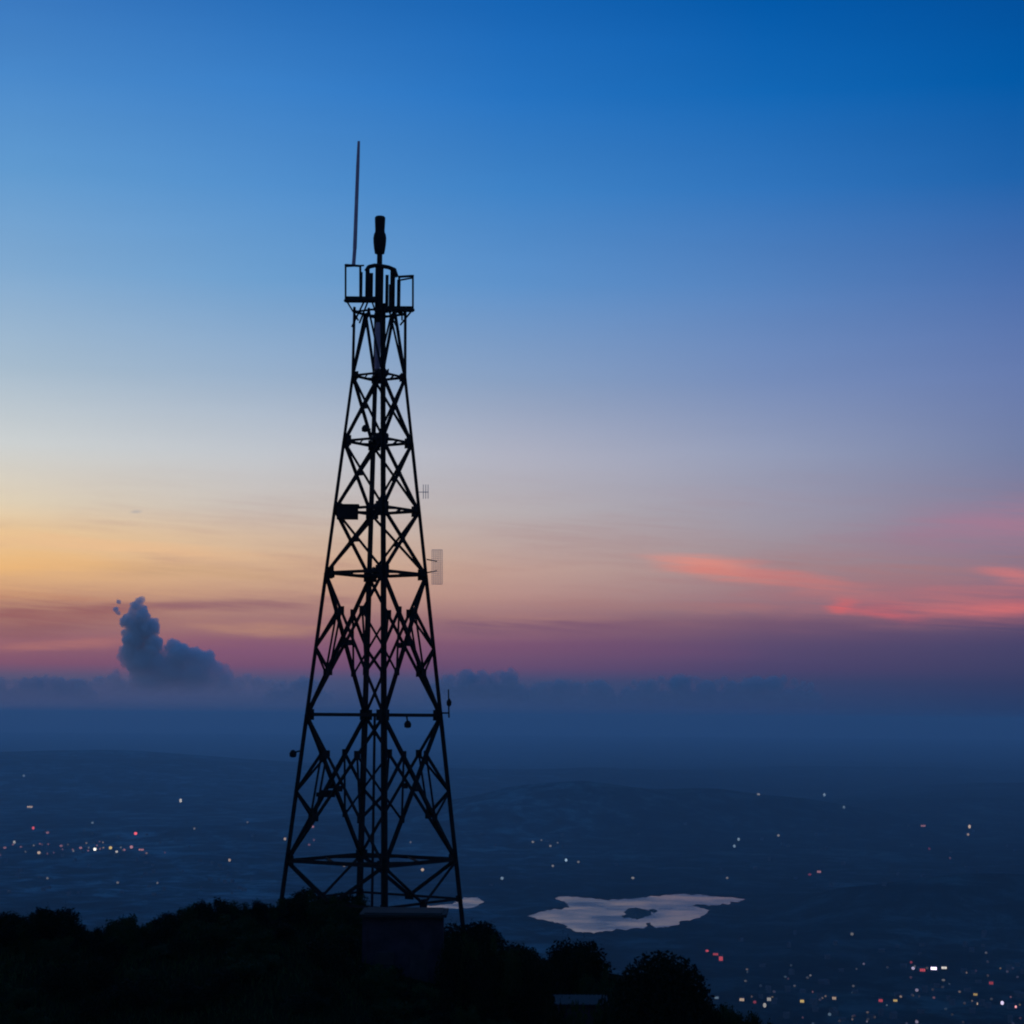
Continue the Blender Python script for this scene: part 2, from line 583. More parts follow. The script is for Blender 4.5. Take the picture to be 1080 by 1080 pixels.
def ground_z(x, y):
    x = np.asarray(x, float)
    y = np.asarray(y, float)
    r = np.hypot(x, y)
    az = np.clip(np.arctan2(x, y), -1.2, 1.2)
    px = 540 + F * np.tan(az)
    zc = np.interp(px, RX, RZ)
    keys = [0, 6, 25, 60, 88, 104, 114, 130]
    zs = [np.full_like(r, -1.7), np.full_like(r, -1.8), np.full_like(r, -9.0), zc - 9, zc - 4.6, zc - 1.6, zc - .2, zc]
    z = zs[0].copy()
    for i in range(len(keys) - 1):
        t = np.clip((r - keys[i]) / (keys[i + 1] - keys[i]), 0, 1)
        z = np.where(r >= keys[i], zs[i] * (1 - t) + zs[i + 1] * t, z)
    z = z + .25 * wob(x, y, .12) * np.clip((r - 40) / 40, 0, 1) * (r < 128)
    z = np.where(r > 130, zc - .55 * (r - 130), z)
    amp = np.interp(r, [0, 1500, 3000, 9000, 30000, 52000], [0, 6, 7, 16, 22, 0])
    b = np.maximum(0, wob(x, y, .0016)) * amp
    lk = np.ones_like(r)
    for c in LAKE_C:
        d2 = ((x - c.x) / 420.0) ** 2 + ((y - c.y) / 700.0) ** 2
        lk = np.minimum(lk, np.clip(d2 - 1.0, 0, 1))
    hs = np.zeros_like(r)
    for cx, cy, h, a, s in HILLS:
        g = h * np.exp(-((x - cx) / a) ** 2 - ((y - cy) / s) ** 2)
        hs = hs + g * (1 + .22 * wob(x, y, 2.2 / a))
    plain = PLAIN + (b + hs) * lk
    rough = (np.abs(wob(x, y, .006)) + .6 * np.abs(wob(x + 900, y, .014))) * np.interp(r, [0, 2500, 6000, 14000, 30000], [0, 1, 7, 12, 10])
    hs = hs + rough * np.clip(hs / 30 + .25, 0, 1)
    edge = np.clip((51500 - r) / 3000, 0, 1)
    plain = PLAIN + (plain - PLAIN) * edge
    return np.maximum(z, plain)


def gz(x, y):
    return float(ground_z(np.array([x]), np.array([y]))[0])


rr = np.concatenate([[0.5], np.geomspace(3, 95, 46), np.geomspace(97, 140, 46), np.geomspace(143, 1400, 60), np.geomspace(1420, 51500, 420)])
fine = np.linspace(-.30, .30, 260)
coarse = np.concatenate([np.linspace(.32, 2 * math.pi - .32, 80)])
aa = np.concatenate([fine, coarse])
X = rr[:, None] * np.sin(aa)[None, :]
Yy = rr[:, None] * np.cos(aa)[None, :]
Z = ground_z(X, Yy)
nr, na = X.shape
verts = np.stack([X, Yy, Z], -1).reshape(-1, 3)
idx = np.arange(nr * na).reshape(nr, na)
nxt = np.roll(idx, -1, 1)
faces = np.stack([idx[:-1], idx[1:], nxt[1:], nxt[:-1]], -1).reshape(-1, 4)
me = bpy.data.meshes.new('ground')
me.from_pydata(verts.tolist(), [], faces.tolist() + [tuple(idx[0].tolist()[::-1])])
me.polygons.foreach_set('use_smooth', [True] * len(me.polygons))
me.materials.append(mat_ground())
ground = bpy.data.objects.new('ground', me)
COL.objects.link(ground)
tag(ground, 'dark ridge and hazy valley plain below it', 'ground', kind='structure')

# ------------------------------------------------------------------ haze
hb = MB()
hb.box((0, 0, (PLAIN - 1.2 + 42) / 2), (104000, 104000, 42 - PLAIN + 1.2))
hm = bpy.data.materials.new('haze_air')
hm.use_nodes = True
ht = hm.node_tree
ht.nodes.clear()
pv = ht.nodes.new('ShaderNodeVolumePrincipled')
pv.inputs['Color'].default_value = (.43, .72, .86, 1)
pv.inputs['Density'].default_value = 6e-5
pv.inputs['Anisotropy'].default_value = 0.3
ho = ht.nodes.new('ShaderNodeOutputMaterial')
ht.links.new(pv.outputs[0], ho.inputs['Volume'])
haze = hb.build('haze', hm)
tag(haze, 'blue dusk haze lying over the valley', 'haze', kind='stuff')

# ------------------------------------------------------------------ lake and pond
M_WATER = mat_water()


def shore(pts, z, jag, n=5):
    w = [Pz(x, y, z) for x, y in pts]
    N = len(w)

    def blunt(i):                     # 0 at a needle-like tip, 1 on an open shore
        e1, e2 = w[i] - w[i - 1], w[(i + 1) % N] - w[i]
        e1, e2 = Vector((e1.x, e1.y / 9)), Vector((e2.x, e2.y / 9))
        return max(0.0, min(1.0, (e1.normalized().dot(e2.normalized()) + .35) / .7))
    bl = [blunt(i) for i in range(N)]
    out = []
    for i, a in enumerate(w):
        b = w[(i + 1) % N]
        L = (b - a).length
        for k in range(n):
            t = k / n
            p = a.lerp(b, t)
            j = jag * min(1, L / 60) * (bl[i] * (1 - t) + bl[(i + 1) % N] * t)
            out.append(Vector((p.x + random.uniform(-j, j) * .8, p.y + random.uniform(-3.2 * j, 3.2 * j), z)))
    return out


def water_sheet(name, pts, label):
    o = shore(pts, PLAIN + .8, 8.5)
    m = MB()
    m.add(o, [tuple(range(len(o)))])
    ob = m.build(name, M_WATER)
    tri = ob.data
    if tri.polygons[0].normal.z < 0:
        tri.flip_normals()
    return tag(ob, label, 'lake', kind='structure')


water_sheet('lake', [(556, 966), (576, 960.5), (590, 958.5), (601, 957), (597, 952), (585, 947.5), (594, 945), (618, 947.5), (643, 949),
                     (671, 948), (699, 944), (720, 943), (742, 944), (766, 945.7), (787, 948.5), (777, 951), (759, 954.5), (745, 955.5), (738, 953),
                     (730, 955), (740, 958), (748, 960), (741, 967), (720, 972), (706, 978), (692, 979), (686, 973), (681, 974), (680, 979.5), (643, 981), (629, 984),
                     (611, 983.7), (601, 979), (594, 974), (576, 971)], 'pale irregular lake with a small island reflecting the dusk sky')
water_sheet('lake', [(436, 959), (455, 955), (476, 953), (490, 946.5), (503, 947), (511, 951), (499, 957.5), (470, 959.5)],
            'small pale pond seen through the foot of the tower')


def lump_mesh(m, outline, z0, h, rings=5):
    c = sum(outline, Vector()) / len(outline)
    n = len(outline)
    vs, fs = [], []
    for k in range(rings + 1):
        t = k / rings
        for p in outline:
            q = p.lerp(c, t * .96)
            hh = h * (1 - (1 - t) ** 2.2) * random.uniform(.6, 1.15) if k else -.4
            vs.append((q.x, q.y, z0 + hh))
    for k in range(rings):
        for i in range(n):
            j = (i + 1) % n
            fs.append((k * n + i, k * n + j, (k + 1) * n + j, (k + 1) * n + i))
    fs.append(tuple(rings * n + i for i in range(n)))
    m.add(vs, fs)


m = MB()
lump_mesh(m, shore([(658, 962), (662, 958), (670, 957), (678, 959), (687, 961), (688, 965), (680, 967), (672, 970), (663, 968)], PLAIN + .8, 3, 4), PLAIN + .8, 7)
lump_mesh(m, shore([(683, 960), (690, 959), (694, 961), (689, 963)], PLAIN + .8, 3, 4), PLAIN + .8, 4)
lump_mesh(m, shore([(655, 966), (661, 965.5), (664, 967.5), (658, 968)], PLAIN + .8, 3, 4), PLAIN + .8, 4)
tag(m.build('island', M_ISLAND), 'small dark wooded island in the pale lake', 'island', kind='structure')

# ------------------------------------------------------------------ clouds beyond the haze
def mat_cloud(name, col, dens, z0, z1):
    mm = bpy.data.materials.new(name)
    mm.use_nodes = True
    t = mm.node_tree
    t.nodes.clear()
    g = t.nodes.new('ShaderNodeNewGeometry')
    s = t.nodes.new('ShaderNodeSeparateXYZ')
    t.links.new(g.outputs['Position'], s.inputs[0])
    mr = t.nodes.new('ShaderNodeMapRange')
    mr.interpolation_type = 'SMOOTHSTEP'
    mr.inputs['From Min'].default_value = z0
    mr.inputs['From Max'].default_value = z1
    mr.inputs['To Max'].default_value = dens
    t.links.new(s.outputs[2], mr.inputs['Value'])
    v = t.nodes.new('ShaderNodeVolumePrincipled')
    v.inputs['Color'].default_value = (*col, 1)
    t.links.new(mr.outputs[0], v.inputs['Density'])
    o = t.nodes.new('ShaderNodeOutputMaterial')
    t.links.new(v.outputs[0], o.inputs['Volume'])
    return mm


def puff_cloud(name, puffs, Y, mat, rough=.13, vox=None, buds=9):
    """one closed lumpy surface from overlapping puffs"""
    mm = bpy.data.metaballs.new('tmp')
    mpp = Y / F
    bm_v, bm_f = [], []
    # union by marching a radial height field is not enough for overhangs: use a voxel remesh of ico-spheres
    import bmesh
    bm = bmesh.new()
    extra = []
    for px, py, rp, dy in puffs:                 # billows budding from each large one
        for _ in range(buds):
            t, q = random.uniform(0, 2 * math.pi), random.uniform(.58, .92)
            rc = rp * random.uniform(.20, .42)
            if rc > (1.3 if buds > 5 else 2.2):
                extra.append((px + q * rp * math.cos(t), py - q * rp * math.sin(t), rc, dy + random.uniform(-.4, .4) * rp))
    for px, py, rp, dy in [(a_, b_, c_ * .9, d_) for a_, b_, c_, d_ in puffs] + extra:
        c = P(px, py, Y)
        c.y += dy * mpp
        res = bmesh.ops.create_icosphere(bm, subdivisions=3 if rp > 5 else 2, radius=1.0)
        off = Vector((random.uniform(0, 50), random.uniform(0, 50), random.uniform(0, 50)))
        for v in res['verts']:
            n = v.co.normalized()
            from mathutils import noise as mn
            k = 1 + rough * (mn.noise(n * 2.2 + off) + .6 * mn.noise(n * 5 + off))
            v.co = c + Vector((n.x, n.y * 1.1, n.z)) * (rp * mpp * k)
    bpy.data.metaballs.remove(mm)
    me = bpy.data.meshes.new(name)
    bm.to_mesh(me)
    bm.free()
    ob = bpy.data.objects.new(name, me)
    COL.objects.link(ob)
    mod = ob.modifiers.new('r', 'REMESH')
    mod.mode = 'VOXEL'
    mod.voxel_size = (vox or 1.3) * mpp
    dg = bpy.context.evaluated_depsgraph_get()
    me2 = bpy.data.meshes.new_from_object(ob.evaluated_get(dg))
    ob.modifiers.clear()
    ob.data = me2
    bpy.data.meshes.remove(me)
    me2.name = name
    # cauliflower relief
    co = np.empty(len(me2.vertices) * 3)
    me2.vertices.foreach_get('co', co)
    co = co.reshape(-1, 3)
    nn = np.empty(len(me2.vertices) * 3)
    me2.vertices.foreach_get('normal', nn)
    nn = nn.reshape(-1, 3)
    from mathutils import noise as mn
    k = 1 / (9 * mpp)
    disp = np.array([mn.noise(Vector(p) * k) * 1.8 + mn.noise(Vector(p) * k * 2.6) * 1.5 + mn.noise(Vector(p) * k * 6) * .8 for p in co]) * mpp
    co = co + nn * disp[:, None]
    me2.vertices.foreach_set('co', co.reshape(-1))
    c0 = Vector(co.mean(0))
    me2.transform(Matrix.Translation(-c0))
    ob.location = c0
    me2.materials.clear()
    me2.materials.append(mat)
    return ob


CY = 60000.0
zc_lo, zc_hi = P(200, 738, CY).z, P(200, 660, CY).z
M_CLOUD = mat_cloud('cumulus_vapour', (.93, .972, .985), 9e-3, zc_lo, zc_hi)
tower_puffs = [(147, 634, 5.5, 0), (143, 640, 6, 2), (150, 642, 6, 2), (140, 649, 6, 3), (151, 651, 9, -3), (135, 654, 8, 0), (130, 656, 5, 2), (138, 646, 5, 2), (144, 662, 12, 0), (152, 664, 12, 0), (158, 662, 11, 3), (142, 675, 14, -2), (160, 680, 13, 2),
               (138, 690, 14, 0), (134, 697, 9, 0), (150, 700, 20, 0), (166, 705, 18, 0), (184, 683, 10, 0), (190, 692, 15, -4), (204, 694, 13, 2), (216, 700, 14, 0),
               (228, 708, 12, 0), (238, 715, 10, 0), (180, 712, 22, 0), (205, 716, 22, 0), (120, 718, 10, 0), (104, 723, 11, 0), (86, 728, 10, 0), (252, 722, 9, 0), (262, 716, 6, 0), (272, 722, 9, 0), (284, 724, 8, 0), (298, 726, 9, 0), (160, 728, 26, 0),
               (200, 735, 26, 0), (235, 732, 20, 0), (125, 735, 20, 0)]
tag(puff_cloud('cumulus_cloud', tower_puffs, CY, M_CLOUD, vox=.9), 'tall blue grey cumulus cloud standing on the horizon left of the tower', 'cloud')
tag(puff_cloud('cumulus_cloud', [(124.5, 634, 3.2, 0), (122.5, 642.5, 3.8, 0), (125, 646, 3, 1)], CY, M_CLOUD, vox=.7), 'tiny detached cloud scrap beside the top of the tall cumulus', 'cloud')
z2a, z2b = P(540, 750, CY).z, P(540, 694, CY).z
M_BANK = mat_cloud('bank_vapour', (.62, .83, .88), 3.2e-3, z2a, z2b)


def bank(x0, x1, base, amp, label):
    pf = []
    x = x0
    while x < x1:
        e = min(1, (x - x0) / 25 + .25, (x1 - x) / 25 + .25)
        r = random.choice((5, 6, 8, 11, 13)) * (.5 + .5 * e)
        pf.append((x, base - amp * random.random() ** .6 * e + r + 4 * (1 - e), r, random.uniform(-8, 8)))
        pf.append((x, base + 22, 15, random.uniform(-4, 4)))
        x += random.uniform(7, 12)
    return tag(puff_cloud('cloud_bank', pf, CY + 1500, M_BANK, vox=1.2, buds=3), label, 'cloud')


bank(-40, 96, 716, 4, 'low dim cloud shelf at the left edge of the horizon')
bank(290, 345, 718, 5, 'low row of cloud tops between the tall cumulus and the tower')
bank(462, 548, 711, 9, 'lumpy low cloud top just right of the tower on the horizon')
bank(560, 650, 721, 7, 'faint low cloud sliver on the horizon above the lake')
bank(662, 860, 719, 9, 'long faint row of low cloud tops on the right horizon')

# ------------------------------------------------------------------ the lattice tower
TY = 122.0
TC = P(394.6, 754, TY)
ROT = R(11.8)
PPM = F / TY
DIRS = [Vector((math.sin(ROT), -math.cos(ROT), 0)), Vector((math.cos(ROT), math.sin(ROT), 0)),
        Vector((-math.sin(ROT), math.cos(ROT), 0)), Vector((-math.cos(ROT), -math.sin(ROT), 0))]   # near, right, far, left


def tz(py):
    return P(397, py, TY).z


def hd(py):
    hw = 28 + .1196 * (py - 397) if py > 397 else 27.2 + .8 * max(0, (py - 325) / 72)
    d = TY * math.cos(PITCH) + tz(py) * math.sin(PITCH)
    return hw * d / F / math.cos(ROT)


def corner(k, py, out=0.0):
    p = Vector((TC.x, TY, tz(py))) + DIRS[k % 4] * (hd(py) + out)
    return p


BASE = 1000
base_z = tz(BASE)
tower = empty('lattice_tower', (TC.x, TY, base_z))
tag(tower, 'tall dark steel lattice telecom tower with antennas on the ridge', 'tower')
T0 = Vector((TC.x, TY, base_z))


def part(mb, name, mat=None, parent=None, smooth=False):
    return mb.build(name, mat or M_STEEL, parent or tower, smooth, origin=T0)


for k in range(4):
    m = MB()
    outv = DIRS[k]
    pts = [BASE, 907, 754, 605, 466, 397, 325]
    for a, b in zip(pts, pts[1:]):
        w = np.interp((a + b) / 2, [325, 400, 600, 800, 1000], [.18, .20, .24, .275, .30])
        m.angle(corner(k, a), corner(k, b), float(w), up=outv.cross(Vector((0, 0, 1))) + outv)
    part(m, 'leg')
    m = MB()
    c = corner(k, BASE)
    m.box((c.x, c.y, base_z - .15), (.9, .9, .8), Matrix.Rotation(ROT, 3, 'Z'))
    part(m, 'footing', M_CONCRETE)

RINGS = [949, 907, 754, 605, 538, 466, 397, 330]
for y in RINGS:
    w = float(np.interp(y, [330, 600, 907], [.13, .19, .22]))
    if y == 949:
        w *= .65
    cs = [corner(k, y, -.04) for k in range(4)]
    for k in range(4):
        m = MB()
        m.angle(cs[k], cs[(k + 1) % 4], w)
        part(m, 'ring_beam')
    if y != 949:
        mids = [(cs[k] + cs[(k + 1) % 4]) / 2 for k in range(4)]
        m = MB()
        for k in range(4):
            m.angle(mids[k], mids[(k + 1) % 4], w * .6)
        part(m, 'plan_brace')
    gs = float(np.interp(y, [330, 460, 600, 910], [.30, .60, .66, .58]))
    if y in (949, 330):
        gs *= .6
    for k in range(4):
        m = MB()
        for s in (1, -1):
            d = (cs[(k + s) % 4] - cs[k]).normalized()
            n = d.cross(Vector((0, 0, 1)))
            q = cs[k] + d * gs * .42 - n * (.03 * s)
            rot = Matrix((d, n, Vector((0, 0, 1)))).transposed()
            m.box(q, (gs, .025, gs * 1.05), rot)
        part(m, 'gusset_plate')


def on(a, b, t):
    return a.lerp(b, t)


for k in range(4):          # the neck: braces rise from the corners to the middle of each face
    m = MB()
    a0, a1 = corner(k, 397, -.05), corner(k + 1, 397, -.05)
    top = (corner(k, 328, -.05) + corner(k + 1, 328, -.05)) / 2
    m.angle(a0, top, .14)
    m.angle(a1, top, .14)
    part(m, 'cross_brace')

for ya, yb in ((466, 397), (538, 466), (605, 538)):
    for k in range(4):
        m = MB()
        a0, a1, b0, b1 = corner(k, ya, -.05), corner(k + 1, ya, -.05), corner(k, yb, -.05), corner(k + 1, yb, -.05)
        w = .165
        off = (a1 - a0).cross(Vector((0, 0, 1))).normalized() * .07
        m.angle(a0, b1, w)
        m.angle(a1 - off, b0 - off, w)
        x = (a0 + b1 + a1 + b0) / 4
        rot = Matrix.Rotation(math.atan2((a1 - a0).y, (a1 - a0).x), 3, 'Z')
        m.box(x, (.30, .11, .30), rot)
        part(m, 'cross_brace')

for ya, yb in ((754, 605), (907, 754)):
    for k in range(4):
        m = MB()
        a0, a1, b0, b1 = corner(k, ya, -.05), corner(k + 1, ya, -.05), corner(k, yb, -.05), corner(k + 1, yb, -.05)
        ym = (ya + yb) / 2 + 4
        off = (a1 - a0).cross(Vector((0, 0, 1))).normalized() * .08
        m.angle(a0, b1, .20)
        m.angle(a1 - off, b0 - off, .20)
        x = (a0 + b1 + a1 + b0) / 4
        rot = Matrix.Rotation(math.atan2((a1 - a0).y, (a1 - a0).x), 3, 'Z')
        m.box(x, (.34, .12, .34), rot)
        part(m, 'cross_brace')
        for lo, hi_other, up_c, lo_other in ((a0, b1, b0, a1), (a1, b0, b1, a0)):
            m = MB()
            leg_m = corner(k if lo is a0 else k + 1, ym, -.05)
            tq, uq = on(up_c, lo_other, .27), on(lo, hi_other, .30)
            m.angle(leg_m, tq, .145)
            m.angle(leg_m, uq, .145)
            m.angle(tq, uq, .13)
            for q in (tq, uq):
                m.box(q, (.40, .10, .46), rot)
            part(m, 'redundant_brace')

for k in range(4):
    m = MB()
    a0, a1 = corner(k, 907, -.04), corner(k + 1, 907, -.04)
    mid = (corner(k, 949, -.04) + corner(k + 1, 949, -.04)) / 2
    m.angle(a0, mid, .18)
    m.angle(a1, mid, .18)
    rot = Matrix.Rotation(math.atan2((a1 - a0).y, (a1 - a0).x), 3, 'Z')
    m.box(mid, (.6, .1, .5), rot)
    part(m, 'knee_brace')

# climbing ladder up the inside of the near leg, cables up the middle of the lower half
def inner(y, sx_, sy_):
    c = corner(0, y, -.3)
    return Vector((c.x + sx_, c.y + sy_, c.z))


m = MB()
for s in (-.13, .13):
    m.angle(inner(985, s, 0), inner(332, s, 0), .06)
y = 980
while y > 336:
    m.tube(inner(y, -.13, 0), inner(y, .13, 0), .016, n=6)
    y -= 5.4
part(m, 'ladder')
for i in range(3):
    m = MB()
    m.tube((TC.x - .02 + i * .05, TY + .1, tz(985)), (TC.x - .02 + i * .05, TY + .1, tz(752)), .03, n=6)
    part(m, 'feeder_cable')
# pale tube in the neck
m = MB()
m.lathe((P(398.6, 380, TY).x, TY - .5, 0), [(.12, tz(392)), (.17, tz(390)), (.17, tz(344)), (.12, tz(342))], 16)
part(m, 'cylinder_antenna', M_WHIP, smooth=True)
# work platforms half way
for y, w in ((466, .9), (397, .8), (538, .5), (605, .6)):
    m = MB()
    c = Vector((TC.x + .10, TY, tz(y) + .06))
    m.box(c, (w, 1.2, .09), Matrix.Rotation(ROT, 3, 'Z'))
    for s in (-.5, .5):
        m.box(c + Vector((s * w, 0, .18)), (.05, 1.2, .30), Matrix.Rotation(ROT, 3, 'Z'))
    part(m, 'rest_platform')


# --- tower head
def pz(px, py, dy=0.0):
    return P(px, py, TY + dy)


m = MB()
cx_, cy_ = P(400, 300, TY).x, TY
m.tube((cx_, cy_, tz(342)), (cx_, cy_, tz(262)), .17, n=14)
m.tube((cx_, cy_, tz(335)), (cx_, cy_, tz(281)), .26, n=14)
m.tube((cx_, cy_, tz(262)), (cx_, cy_, tz(260)), .09, n=14)
part(m, 'mast')


def cage(xo, xi, yt, yb, xt, posts, dyn, dyf):
    """pipe frame that carries the panel antennas"""
    mm = MB()
    r = .06
    for dy in (dyn, dyf):
        mm.tube(pz(xo, yt, dy), pz(xo, yb, dy), r, n=8)
        mm.tube(pz(xo, yt, dy), pz(xt, yt + 1, dy), r * 1.3, n=8)
        mm.tube(pz(xo, yb, dy), pz(xi, yb - 1, dy), r * 2.4, n=8)
        for p in posts:
            mm.tube(pz(p, yt, dy), pz(p, yb + 2, dy), r * 1.2, n=8)
    for y in (yt, yb):
        mm.tube(pz(xo, y, dyn), pz(xo, y, dyf), r * (1.3 if y == yt else 2.0), n=8)
    dk = pz((xo + xi) / 2, yb - 1, (dyn + dyf) / 2)
    mm.box((dk.x, dk.y, dk.z), (abs(xo - xi) / PPM, dyf - dyn, .06))
    return part(mm, 'antenna_frame')


left_cage = cage(364.5, 397, 279.5, 317, 379, (380,), -1.0, .7)
right_cage = cage(435.5, 403, 291, 327, 420, (421,), -.2, 1.4)
m = MB()                        # arched yoke across the head
yk = [(386, 286), (389, 281.5), (395, 280), (402, 280.5), (410, 282), (416, 284.5), (418.5, 292)]
for (x0, y0), (x1, y1) in zip(yk, yk[1:]):
    m.tube(pz(x0, y0, -.2), pz(x1, y1, -.2), .13, n=10)
for x0, y0 in yk[1:-1]:
    m.lathe(pz(x0, y0, -.2), [(.02, -.13), (.13, -.06), (.13, .06), (.02, .13)], 10)
m.tube(pz(384, 280, -.2), pz(364.5, 281, -.4), .055, n=8)
m.tube(pz(419, 296, -.1), pz(435.5, 293, .2), .055, n=8)
part(m, 'yoke')
m = MB()
for (a, b) in (((366, 318), (378, 338)), ((388, 318), (379, 341)), ((384, 318), (371, 345)), ((434, 328), (422, 343)), ((410, 328), (421, 350)), ((392, 317), (398, 335)), ((424, 328), (424, 338))):
    m.angle(pz(*a, -.1), pz(*b, -.1), .10)
part(m, 'strut')
for x, y0, y1, w, dy in ((387.5, 283, 318, .26, -.5), (381, 287, 314, .16, -.9), (414, 284, 329, .30, .2), (420.5, 296, 326, .22, -.1), (391.5, 288, 318, .22, .6), (408, 290, 330, .20, .9), (411.5, 300, 330, .18, -.3)):
    m = MB()
    a, b = pz(x, y1, dy), pz(x, y0, dy)
    c = (a + b) / 2
    hgt = b.z - a.z
    m.box(c, (w, w * .55, hgt))
    m.box(c + Vector((0, -w * .3, 0)), (w * .7, w * .12, hgt * .97))
    pa = part(m, 'panel_antenna')
    for t in (.2, .8):
        m = MB()
        m.box((c.x, c.y + w * .55, a.z + hgt * t), (w * .5, .2, .12))
        m.build('mount_bracket', M_STEEL, pa, origin=T0)
# warning beacon and its drum
m = MB()
bz = lambda y: tz(y)
m.lathe((P(400.6, 250, TY).x, TY, 0), [(.09, bz(279)), (.10, bz(268.5)), (.30, bz(267.5)), (.36, bz(262)), (.40, bz(256)), (.41, bz(251)), (.37, bz(247)), (.31, bz(245)),
                                        (.30, bz(243)), (.33, bz(232)), (.33, bz(229.5)), (.26, bz(228.2)), (.05, bz(228))], 24)
part(m, 'beacon', smooth=True)
# long whip antenna, leaning slightly
m = MB()
m.tube(pz(372.8, 281, -.6), pz(374.2, 262, -.6), .115, .115, n=10)
m.tube(pz(374.2, 262, -.6), pz(377.4, 175, -.6), .125, .11, n=10)
m.tube(pz(377.4, 175, -.6), pz(378.4, 149, -.6), .11, .08, n=10)
part(m, 'whip_antenna', M_WHIP)

# --- things bolted to the shaft
c = P(366.5, 540.5, TY - 1.2)
m = MB()
m.box(c, (1.28, .5, .84))
m.box(c + Vector((0, 0, .46)), (1.4, .62, .07))
eb = part(m, 'equipment_box')
m = MB()
m.box(c + Vector((0, -.27, -.02)), (1.1, .04, .7))
m.build('box_door', M_STEEL, eb, origin=T0)
m = MB()
m.box(P(345, 837, TY - .8), (.95, .4, .42))
m.box(P(338, 838, TY - .8), (.5, .3, .25))
part(m, 'equipment_box')


def small_lamp(px, py, ax, ay, dy=0.0):
    mm = MB()
    a, b = P(ax, ay, TY + dy), P(px, py, TY + dy)
    mm.tube(a, b, .05, n=8)
    mm.lathe(b + Vector((0, 0, -.28)), [(.06, 0), (.20, .05), (.22, .26), (.12, .42), (.04, .46)], 12)
    return part(mm, 'floodlight')


small_lamp(385, 451, 391, 453, -.3)
small_lamp(430, 763, 429, 756, -1.5)
small_lamp(309, 794, 316, 792, -.4)
small_lamp(349.5, 605, 352, 607, -.6)
# slim dipole on the right leg
m = MB()
m.tube(P(473.5, 757, TY + .5), P(473, 727, TY + .5), .05, .04, n=8)
m.tube(P(466, 752, TY + .5), P(474, 752, TY + .5), .05, n=8)
m.lathe(P(473.6, 741, TY + .5), [(.05, -.25), (.14, -.15), (.16, .05), (.05, .25)], 10)
part(m, 'dipole_antenna')
m = MB()
m.tube(P(440, 519, TY + .5), P(452, 519, TY + .5), .025, n=6)
for x in (446.5, 449, 451.5):
    m.tube(P(x, 511, TY + .5), P(x, 526, TY + .5), .02, n=6)
part(m, 'yagi_antenna', M_PALE)
# pale wire grid reflector on the right
m = MB()
gx0, gx1, gy0, gy1 = 455.5, 466.5, 580, 616
for i in range(7):
    x = gx0 + (gx1 - gx0) * i / 6
    bow = .35 * ((i - 3) / 3) ** 2
    m.tube(P(x, gy0, TY + .9 - bow), P(x, gy1, TY + .9 - bow), .013, n=6)
for i in range(17):
    y = gy0 + (gy1 - gy0) * i / 16
    prev = None
    for j in range(7):
        x = gx0 + (gx1 - gx0) * j / 6
        p = P(x, y, TY + .9 - .35 * ((j - 3) / 3) ** 2)
        if prev is not None:
            m.tube(prev, p, .012 if 0 < i < 16 else .02, n=5)
        prev = p
gd = part(m, 'grid_antenna', M_PALE)
for y0, y1 in ((604, 602), (590, 592)):
    m = MB()
    m.tube(P(450, y0, TY + .8), P(461, y1, TY + .95), .04, n=8)
    m.build('mount_bracket', M_STEEL, gd, origin=T0)

# ------------------------------------------------------------------ equipment hut at the foot
HY = 111.0
hl, hr = P(379, 964, HY), P(471, 964, HY)
hw_ = hr.x - hl.x
hz = hl.z
hx = (hl.x + hr.x) / 2
hut_base = min(gz(hx - 2.6, HY), gz(hx + 2.6, HY), gz(hx, HY)) - .3
hut = empty('equipment_hut', (hx, HY + 1.8, hut_base))
tag(hut, 'small dark concrete hut with a flat roof below the tower', 'hut')
H0 = Vector((hx, HY + 1.8, hut_base))
wallh = hz - hut_base - .16
m = MB()
m.box((hx, HY + 1.8, hut_base + wallh / 2), (hw_ - .5, 3.2, wallh))
for s in (-1, 1):
    m.box((hx + s * (hw_ / 2 - .29), HY + .27, hut_base + wallh / 2 - .003), (.26, .26, wallh - .006))
m.box((hx, HY + .235, hut_base + .35), (hw_ - .8, .12, .7))
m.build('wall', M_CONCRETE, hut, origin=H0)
m = MB()
m.box((hx, HY + 1.8, hz - .08), (hw_, 3.9, .16))
m.box((hx, HY + 1.8, hz + .03), (hw_ - .5, 3.3, .06))
m.build('roof', M_ROOFTOP, hut, origin=H0)
m = MB()
m.box((hx + .9, HY + .17, hut_base + 1.35), (.95, .06, 2.0))
dr = m.build('door', M_DOOR, hut, origin=H0)
m = MB()
m.tube((hx + 1.25, HY + .1, hut_base + 1.35), (hx + 1.25, HY + .1, hut_base + 1.5), .02, n=6)
m.build('handle', M_GREYSTEEL, dr, origin=H0)
m = MB()
m.box((hx - 1.0, HY + .17, hut_base + 1.9), (1.0, .06, .7))
for i in range(6):
    m.box((hx - 1.0, HY + .125, hut_base + 1.62 + i * .11), (.9, .03, .05))
m.build('window_louvre', M_DOOR, hut, origin=H0)

